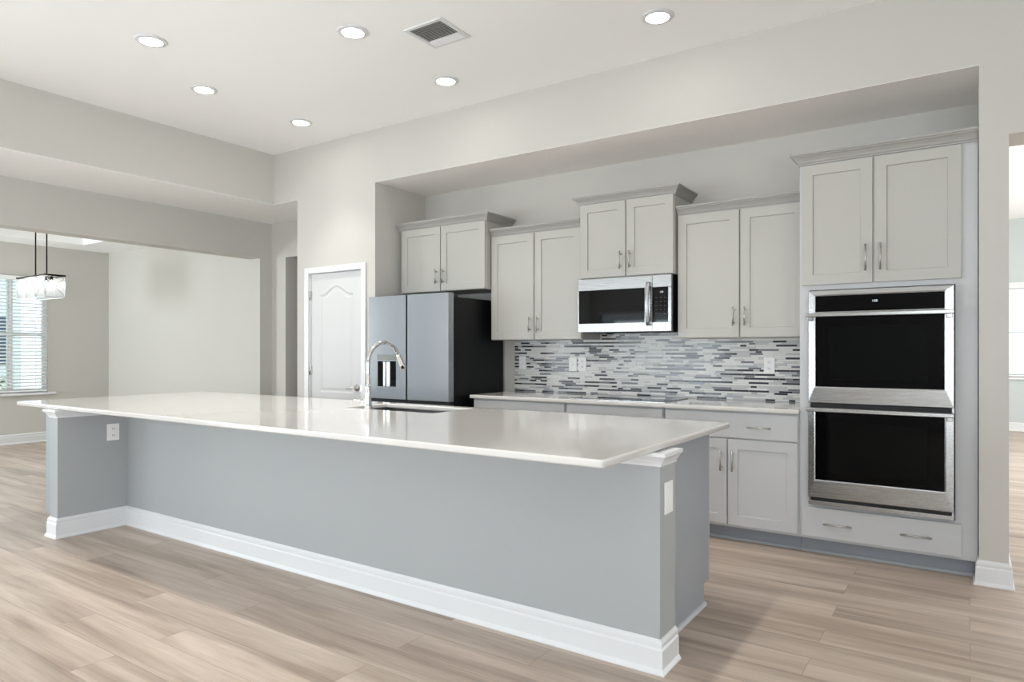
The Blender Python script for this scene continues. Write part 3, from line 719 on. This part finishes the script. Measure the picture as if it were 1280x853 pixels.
# ================================================================== COOKTOP
t = thing('cooktop', 'black glass cooktop set on the white worktop below the microwave', 'cooktop', (-2.21, 4.9, CT))
MB().box(-2.60, -1.82, 4.655, 5.14, CT, CT+0.006, bevel=0.002).build('glass_top', M['cookglass'], t)
for x, y, r in ((-2.42, 4.78, 0.09), (-2.42, 5.0, 0.075), (-2.0, 4.78, 0.075), (-2.0, 5.0, 0.10)):
    MB().lathe([(r, 0), (r, 0.0003), (r-0.003, 0.0003), (r-0.003, 0)], (x, y, CT+0.0062), loop=True).build('burner_ring', M['mark'], t)
MB().box(-2.604, -1.816, 4.651, 5.144, CT+0.0, CT+0.003).build('steel_rim', M['steel'], t)

# ================================================================== MICROWAVE
t = thing('microwave_oven', 'stainless steel over-range microwave with black glass door under the short cabinet', 'microwave', (-2.22, YB, 1.433))
X0, X1, yf_, Z0, Z1 = -2.618, -1.834, 4.822, 1.433, 1.860
b = MB(); b.box(X0+0.002, X1, yf_+0.035, YB-0.010, Z0+0.012, Z1); b.build('casing', M['blackside'], t)
b = MB(); b.box(X0+0.01, X1-0.01, yf_+0.03, YB-0.03, Z0, Z0+0.012); b.build('vent_base', M['blackmatte'], t)
xs = -1.984
dd = MB()
def frame(b, x0, x1, z0, z1, gx0, gx1, gz0, gz1, ya, yb__, bev=0.0015):
    b.box(x0, gx0, ya, yb__, z0, z1, bevel=bev); b.box(gx1, x1, ya, yb__, z0, z1, bevel=bev)
    b.box(gx0, gx1, ya, yb__, z0, gz0, bevel=bev); b.box(gx0, gx1, ya, yb__, gz1, z1, bevel=bev)
dd.box(X0, xs-0.001, yf_, yf_+0.035, Z0+0.002, 1.505, bevel=0.003); dd.box(X0, xs-0.001, yf_, yf_+0.035, 1.766, Z1-0.001, bevel=0.003)
dd.box(-2.045, xs-0.001, yf_, yf_+0.035, 1.505, 1.766, bevel=0.001); dd.box(X0, -2.608, yf_, yf_+0.035, 1.505, 1.766, bevel=0.001)
door_ = dd.build('door', M['steel'], t)
MB().box(-2.608, -2.045, yf_+0.002, yf_+0.03, 1.505, 1.766).build('door_glass', M['black'], door_)
hp = []
for i in range(13):
    q = i/12; hp.append((-2.008, yf_-0.022-0.028*math.sin(PI*q), 1.478+q*(1.806-1.478)))
hb = MB(); bm = hb.bm; rings = []
for p in hp: rings.append([bm.verts.new((p[0]+a, p[1]+c_, p[2])) for a, c_ in ((-0.016, 0), (-0.010, -0.007), (0.010, -0.007), (0.016, 0), (0.010, 0.009), (-0.010, 0.009))])
for A, B in zip(rings[:-1], rings[1:]):
    for i in range(6): j = (i+1) % 6; bm.faces.new([A[i], A[j], B[j], B[i]]).smooth = True
bm.faces.new(rings[0]); bm.faces.new(rings[-1])
for z in (1.497, 1.787): hb.box(-2.020, -1.996, yf_-0.03, yf_, z-0.014, z+0.014, bevel=0.002)
hb.build('handle', M['steel_v'], door_)
cp = MB(); cp.box(xs+0.001, X1, yf_, yf_+0.035, Z0+0.002, 1.505, bevel=0.003); cp.box(xs+0.001, X1, yf_, yf_+0.035, 1.766, Z1-0.001, bevel=0.003)
cp.box(-1.858, X1, yf_, yf_+0.035, 1.505, 1.766, bevel=0.001)
cpo = cp.build('control_panel', M['steel'], t)
MB().box(xs+0.001, -1.858, yf_+0.001, yf_+0.03, 1.505, 1.766).build('keypad', M['black'], cpo)
for r in range(6):
    for c_ in range(3): MB().box(-1.958+c_*0.034, -1.944+c_*0.034, yf_+0.0002, yf_+0.0012, 1.535+r*0.03, 1.540+r*0.03).build('key', M['keymark'], cpo)
def digits(s, x, y, z, h, parent):
    """seven-segment digits facing -Y"""
    seg = {'0': 'abcdef', '1': 'bc', '2': 'abged', '3': 'abgcd', '4': 'fgbc', '5': 'afgcd', '6': 'afgecd', '7': 'abc', '8': 'abcdefg', '9': 'abcfgd'}
    b = MB(); w_ = h*0.5; k = h*0.14
    for ch in s:
        if ch == ':':
            for q in (0.3, 0.65): b.box(x, x+k, y-0.0006, y, z+h*q, z+h*q+k)
            x += k*2.2; continue
        R = {'a': (0, w_, h-k, h), 'd': (0, w_, 0, k), 'g': (0, w_, h/2-k/2, h/2+k/2), 'f': (0, k, h/2, h), 'e': (0, k, 0, h/2), 'b': (w_-k, w_, h/2, h), 'c': (w_-k, w_, 0, h/2)}
        for c_ in seg[ch]:
            a = R[c_]; b.box(x+a[0], x+a[1], y-0.0006, y, z+a[2], z+a[3])
        x += w_*1.45
    return b.build('display_digits', M['digit'], parent)
digits('1:28', -1.925, yf_+0.001, 1.724, 0.012, cpo)

# ================================================================== DOUBLE OVEN
t = thing('double_wall_oven', 'stainless steel double wall oven with black glass doors in the tall cabinet', 'oven', (-0.457, YT, 0.33))
OX0, OX1, OY = -0.842, -0.073, 4.565
b = MB(); b.box(OX0+0.02, OX1-0.02, OY+0.03, YB-0.06, 0.335, 1.655); b.build('casing', M['blackmatte'], t)
b = MB()
# flange around and lower vent strip
b.box(OX0, OX1, OY+0.03, OY+0.041, 0.325, 1.664); b.build('mounting_flange', M['steel'], t)
def oven_panel(name, z0, z1, gz0, gz1, par, gx0=-0.800, gx1=-0.118, y=OY, dep=0.030, flare=0.030):
    """steel surround with bevelled inner slopes framing a glass"""
    b = MB(); bm = b.bm
    def ring(x0, x1, a, c_, yy): return [bm.verts.new(p) for p in ((x0, yy, a), (x1, yy, a), (x1, yy, c_), (x0, yy, c_))]
    R = [ring(OX0, OX1, z0, z1, y+dep), ring(OX0, OX1, z0, z1, y+0.003), ring(OX0+0.003, OX1-0.003, z0+0.003, z1-0.003, y),
         ring(gx0-0.006, gx1+0.006, gz0-0.006, gz1+0.006, y-0.004), ring(gx0, gx1, gz0, gz1, y-0.002), ring(gx0, gx1, gz0, gz1, y+0.004)]
    for A, B in zip(R[:-1], R[1:]):
        for i in range(4): j = (i+1) % 4; bm.faces.new([A[i], A[j], B[j], B[i]])
    bm.faces.new(R[0][::-1]); bm.faces.new(R[-1])
    return b.build(name, M['steel'], par)
cp = oven_panel('control_panel', 1.515, 1.664, 1.530, 1.630, t)
MB().box(-0.799, -0.119, OY-0.001, OY+0.004, 1.531, 1.629).build('display_glass', M['ovenglass'], cp)
digits('1:28', -0.487, OY-0.001, 1.583, 0.013, cp)
def oven_door(z0, z1, gz0, gz1, hz):
    dr_ = oven_panel('door', z0, z1, gz0, gz1, t)
    g = MB().box(-0.799, -0.119, OY-0.001, OY+0.004, gz0+0.001, gz1-0.001).build('door_glass', M['ovenglass'], dr_)
    MB().box(-0.72, -0.20, OY-0.0013, OY-0.0009, gz0+0.05, gz1-0.07).build('inner_window', M['ovenin'], dr_)
    h = MB(); h.box(OX0-0.004, OX1+0.002, OY-0.062, OY-0.040, hz-0.012, hz+0.012, bevel=0.004)
    for x in (OX0+0.004, OX1-0.034): h.box(x, x+0.028, OY-0.042, OY+0.001, hz-0.034, hz+0.009, bevel=0.003)
    h.build('handle', M['steel'], dr_)
    return dr_
d1 = oven_door(0.965, 1.510, 1.066, 1.507, 1.510)
d2 = oven_door(0.375, 0.935, 0.487, 0.922, 0.926)
MB().box(-0.497, -0.447, OY-0.0012, OY-0.0002, 1.010, 1.014).build('badge', M['mark'], d1)
MB().box(OX0+0.012, OX1-0.012, OY+0.018, OY+0.0295, 0.355, 0.374).build('vent_gap', M['blackmatte'], t)
MB().box(OX0, OX1, OY+0.012, OY+0.030, 0.326, 0.352, bevel=0.002).build('vent_trim', M['steel'], t)
MB().box(OX0+0.012, OX1-0.012, OY+0.012, OY+0.0295, 0.936, 0.963).build('door_gap', M['blackmatte'], t)

# ================================================================== REFRIGERATOR
t = thing('refrigerator', 'tall grey french-door refrigerator with black sides in the alcove', 'refrigerator', (-4.08, 4.9, 0))
FX0, FX1, FYF = -4.554, -3.613, 4.400
b = MB(); b.box(FX0+0.004, FX1, FYF+0.085, 5.20, 0.03, 1.745, bevel=0.003); b.build('cabinet_shell', M['blackside'], t)
for a in (FX0+0.05, FX1-0.10): MB().box(a, a+0.05, FYF+0.12, FYF+0.17, 0.0, 0.031).build('foot', M['blackmatte'], t)
MB().box(FX0+0.03, FX1-0.03, FYF+0.06, FYF+0.16, 1.745, 1.768, bevel=0.003).build('hinge_cover', M['blackmatte'], t)
xm = -4.088
def fdoor(x0, x1, z0, z1):
    b = MB(); b.box(x0, x1, FYF+0.004, FYF+0.072, z0, z1, bevel=0.004)
    o = b.build('door', M['steel_v'], t)
    return o
dl = fdoor(FX0, xm-0.010, 0.858, 1.779); dr_ = fdoor(xm+0.010, FX1, 0.858, 1.779)
MB().box(xm+0.011, FX1-0.002, FYF, FYF+0.004, 0.860, 1.777, bevel=0.001).build('glass_face', M['fridge'], dr_)
# left face has the dispenser opening
DXa, DXb, DZa, DZb = -4.446, -4.203, 0.945, 1.262
g = MB(); frame(g, FX0+0.002, xm-0.011, 0.860, 1.777, DXa, DXb, DZa, DZb, FYF, FYF+0.004, 0.0)
g.build('glass_face', M['fridge'], dl)
dp = MB(); frame(dp, DXa, DXb, DZa, DZb, DXa+0.008, DXb-0.008, DZa+0.022, 1.195, FYF-0.002, FYF+0.0035, 0.0008)
dpo = dp.build('dispenser', M['fridge'], dl)
MB().box(DXa+0.0085, DXb-0.0085, FYF+0.0005, FYF+0.0038, DZa+0.0225, 1.1945).build('recess', M['black'], dpo)
MB().box(DXa+0.004, DXb-0.004, FYF-0.0028, FYF-0.0015, 1.205, 1.255).build('display', M['disp'], dpo)
MB().box(-4.362, -4.335, FYF-0.010, FYF+0.0005, DZa+0.022, 1.19, bevel=0.003).build('paddle', M['nickel'], dpo)
MB().box(-4.325, -4.28, FYF-0.008, FYF+0.0005, DZa+0.022, 1.19, bevel=0.003).build('water_cavity_edge', M['steel_v'], dpo)
MB().box(xm-0.0095, xm+0.0095, FYF+0.03, FYF+0.08, 0.86, 1.775).build('center_mullion', M['blackmatte'], t)
MB().box(FX0+0.004, FX1-0.004, FYF+0.03, FYF+0.085, 0.826, 0.857).build('drawer_gap', M['blackmatte'], t)
for z0, z1 in ((0.455, 0.825), (0.07, 0.445)):
    o = MB().box(FX0, FX1, FYF+0.004, FYF+0.072, z0, z1, bevel=0.004).build('drawer', M['steel_v'], t)
    MB().box(FX0+0.002, FX1-0.002, FYF, FYF+0.004, z0+0.002, z1-0.002, bevel=0.001).build('glass_face', M['fridge'], o)

# ================================================================== RECESSED LIGHTS
def can_light():
    t = thing('recessed_light', '', 'ceiling light', (0, 0, ZC), 'recessed ceiling lights')
    MB().lathe([(0.072, -0.0115), (0.074, -0.006), (0.086, -0.009), (0.098, -0.006), (0.101, -0.001), (0.072, -0.0005)], (0, 0, ZC), 'z', 40, loop=True).build('trim_ring', M['trim'], t)
    MB().lathe([(0.0715, -0.003), (0.070, -0.010)], (0, 0, ZC), 'z', 40).build('lens', M['lens'], t)
    l = bpy.data.lights.new('lamp_beam', 'SPOT'); l.energy = SPOT; l.spot_size = math.radians(86); l.spot_blend = 1.0; l.shadow_soft_size = 0.07; l.color = (1.0, 0.965, 0.92)
    lo = bpy.data.objects.new('lamp_beam', l); C.objects.link(lo); lo.parent = t; lo.location = (0, 0, -0.013)
    return t
spots = [
 (-4.53, 2.402, 'recessed ceiling light nearest the left edge of the photo'),
 (-3.32, 3.068, 'recessed ceiling light just left of the ceiling vent'),
 (-1.604, 3.986, 'recessed ceiling light farthest right, above the microwave side'),
 (-5.03, 3.086, 'recessed ceiling light second from the left, near the left soffit'),
 (-3.331, 4.022, 'recessed ceiling light below the vent, near the kitchen wall'),
 (-5.027, 4.021, 'recessed ceiling light nearest the far corner of the ceiling'),
 (-3.384, 2.400, 'recessed ceiling light cut by the top edge of the photo'),
 (-1.604, 3.03, 'recessed ceiling light over the island right end, above the photo'),
 (-1.604, 1.3, 'added unseen ceiling light over the right side of the living area'),  # this lamp and those after it are unseen, added for more light
 (-3.4, -1.6, 'added unseen ceiling light over the middle of the living area'),
 (-0.4, -1.6, 'added unseen ceiling light behind the camera position'),
]
proto = None
for x, y, lab in spots:
    o = proto if proto is None else copy_tree(proto)
    if proto is None: proto = o = can_light()
    o.location = (x, y, ZC); o['label'] = lab
# ceiling vent
t = thing('ceiling_vent', 'square white louvred air vent in the ceiling', 'vent', (-2.875, 3.39, ZC))
vx0, vx1, vy0, vy1 = -3.03, -2.72, 3.235, 3.545
b = MB(); frm = 0.028
b.box(vx0, vx1, vy0, vy0+frm, ZC-0.008, ZC, bevel=0.002); b.box(vx0, vx1, vy1-frm, vy1, ZC-0.008, ZC, bevel=0.002)
b.box(vx0, vx0+frm, vy0+frm, vy1-frm, ZC-0.008, ZC, bevel=0.002); b.box(vx1-frm, vx1, vy0+frm, vy1-frm, ZC-0.008, ZC, bevel=0.002)
b.build('frame', M['trim'], t)
b = MB(); b.box(vx0+frm, vx1-frm, vy0+frm, vy1-frm, ZC-0.0012, ZC-0.0004); b.build('duct_opening', M['duct'], t)
def slats(axis, a0, a1, c0, c1, n, lean):
    b = MB()
    for i in range(n):
        c_ = c0+(c1-c0)*(i+0.5)/n; h = 0.011
        if axis == 'x': b.prism([(a0, c_-h*lean*0.6, ZC-0.012), (a0, c_-h*lean*0.6+0.0018, ZC-0.012), (a0, c_+h*lean*0.6+0.0018, ZC-0.001), (a0, c_+h*lean*0.6, ZC-0.001)], (a1-a0, 0, 0))
        else: b.prism([(c_-h*lean*0.6, a0, ZC-0.012), (c_-h*lean*0.6+0.0018, a0, ZC-0.012), (c_+h*lean*0.6+0.0018, a0, ZC-0.001), (c_+h*lean*0.6, a0, ZC-0.001)], (0, a1-a0, 0))
    return b.build('louvre_bank', M['trim'], t)
slats('x', vx0+frm, vx1-frm, vy0+frm, vy0+frm+0.066, 3, 1.3)
slats('y', vy0+frm+0.07, vy1-frm-0.07, vx0+frm, vx1-frm, 10, -0.9)
slats('x', vx0+frm, vx1-frm, vy1-frm-0.066, vy1-frm, 4, -1.2)

# ================================================================== DINING PENDANT
px_, py_ = -9.45, 3.655
ptop, pbot = 2.185, 1.925
t = thing('linear_chandelier', 'rectangular crystal chandelier hanging on two black rods in the dining room', 'chandelier', (px_, py_, ZD+0.3))
for x in (px_+0.17, px_-0.14):
    MB().tube([(x, py_, ptop), (x, py_, ZD+0.3)], 0.008, 10).build('hanging_rod', M['ironblack'], t)
MB().box(px_-0.25, px_+0.25, py_-0.05, py_+0.05, ZD+0.275, ZD+0.3, bevel=0.003).build('ceiling_canopy', M['ironblack'], t)
lx0, lx1, ly0, ly1 = px_-0.40, px_+0.40, py_-0.115, py_+0.115
b = MB()
b.box(lx0, lx1, ly0, ly0+0.012, ptop-0.004, ptop+0.010); b.box(lx0, lx1, ly1-0.012, ly1, ptop-0.004, ptop+0.010)
b.box(lx0, lx0+0.02, ly0, ly1, ptop-0.006, ptop+0.014); b.box(lx1-0.02, lx1, ly0, ly1, ptop-0.006, ptop+0.014); b.box(lx0, lx1, py_-0.02, py_+0.02, ptop-0.002, ptop+0.008)
b.build('top_frame', M['ironblack'], t)
b = MB(); r_ = 0.005
for x in (lx0+0.006, px_-0.13, px_+0.13, lx1-0.006):
    for y in (ly0+0.006, ly1-0.006): b.box(x-r_, x+r_, y-r_, y+r_, pbot, ptop-0.004)
for y in (ly0+0.006, ly1-0.006): b.box(lx0, lx1, y-r_, y+r_, pbot, pbot+0.008)
for x in (lx0+0.006, lx1-0.006): b.box(x-r_, x+r_, ly0, ly1, pbot, pbot+0.008)
def bar(b, p, q, r=0.003): b.tube([p, q], r, 6)
for x in (lx0+0.006, lx1-0.006):
    bar(b, (x, ly0, pbot), (x, ly1, ptop)); bar(b, (x, ly1, pbot), (x, ly0, ptop))
xs_ = [lx0+0.006, px_-0.13, px_+0.13, lx1-0.006]
for a, c_ in zip(xs_[:-1], xs_[1:]):
    for y in (ly0+0.006, ly1-0.006): bar(b, (a, y, pbot), (c_, y, ptop)); bar(b, (c_, y, pbot), (a, y, ptop))
b.build('crystal_frame', M['chrome_white'], t)
b = MB(); b.box(lx0+0.012, lx1-0.012, ly0+0.010, ly0+0.013, pbot+0.01, ptop-0.01); b.box(lx0+0.012, lx1-0.012, ly1-0.013, ly1-0.010, pbot+0.01, ptop-0.01)
b.build('glass_panel', M['crystal'], t)
for i in range(5):
    x = lx0+0.10+i*0.15
    s = MB().tube([(x, py_, ptop-0.002), (x, py_, ptop-0.05)], 0.013, 10).build('lamp_holder', M['ironblack'], t)
    MB().lathe([(0.008, 0), (0.018, -0.02), (0.022, -0.045), (0.016, -0.068), (0.004, -0.078)], (x, py_, ptop-0.05), 'z', 14).build('bulb', M['bulb'], s)
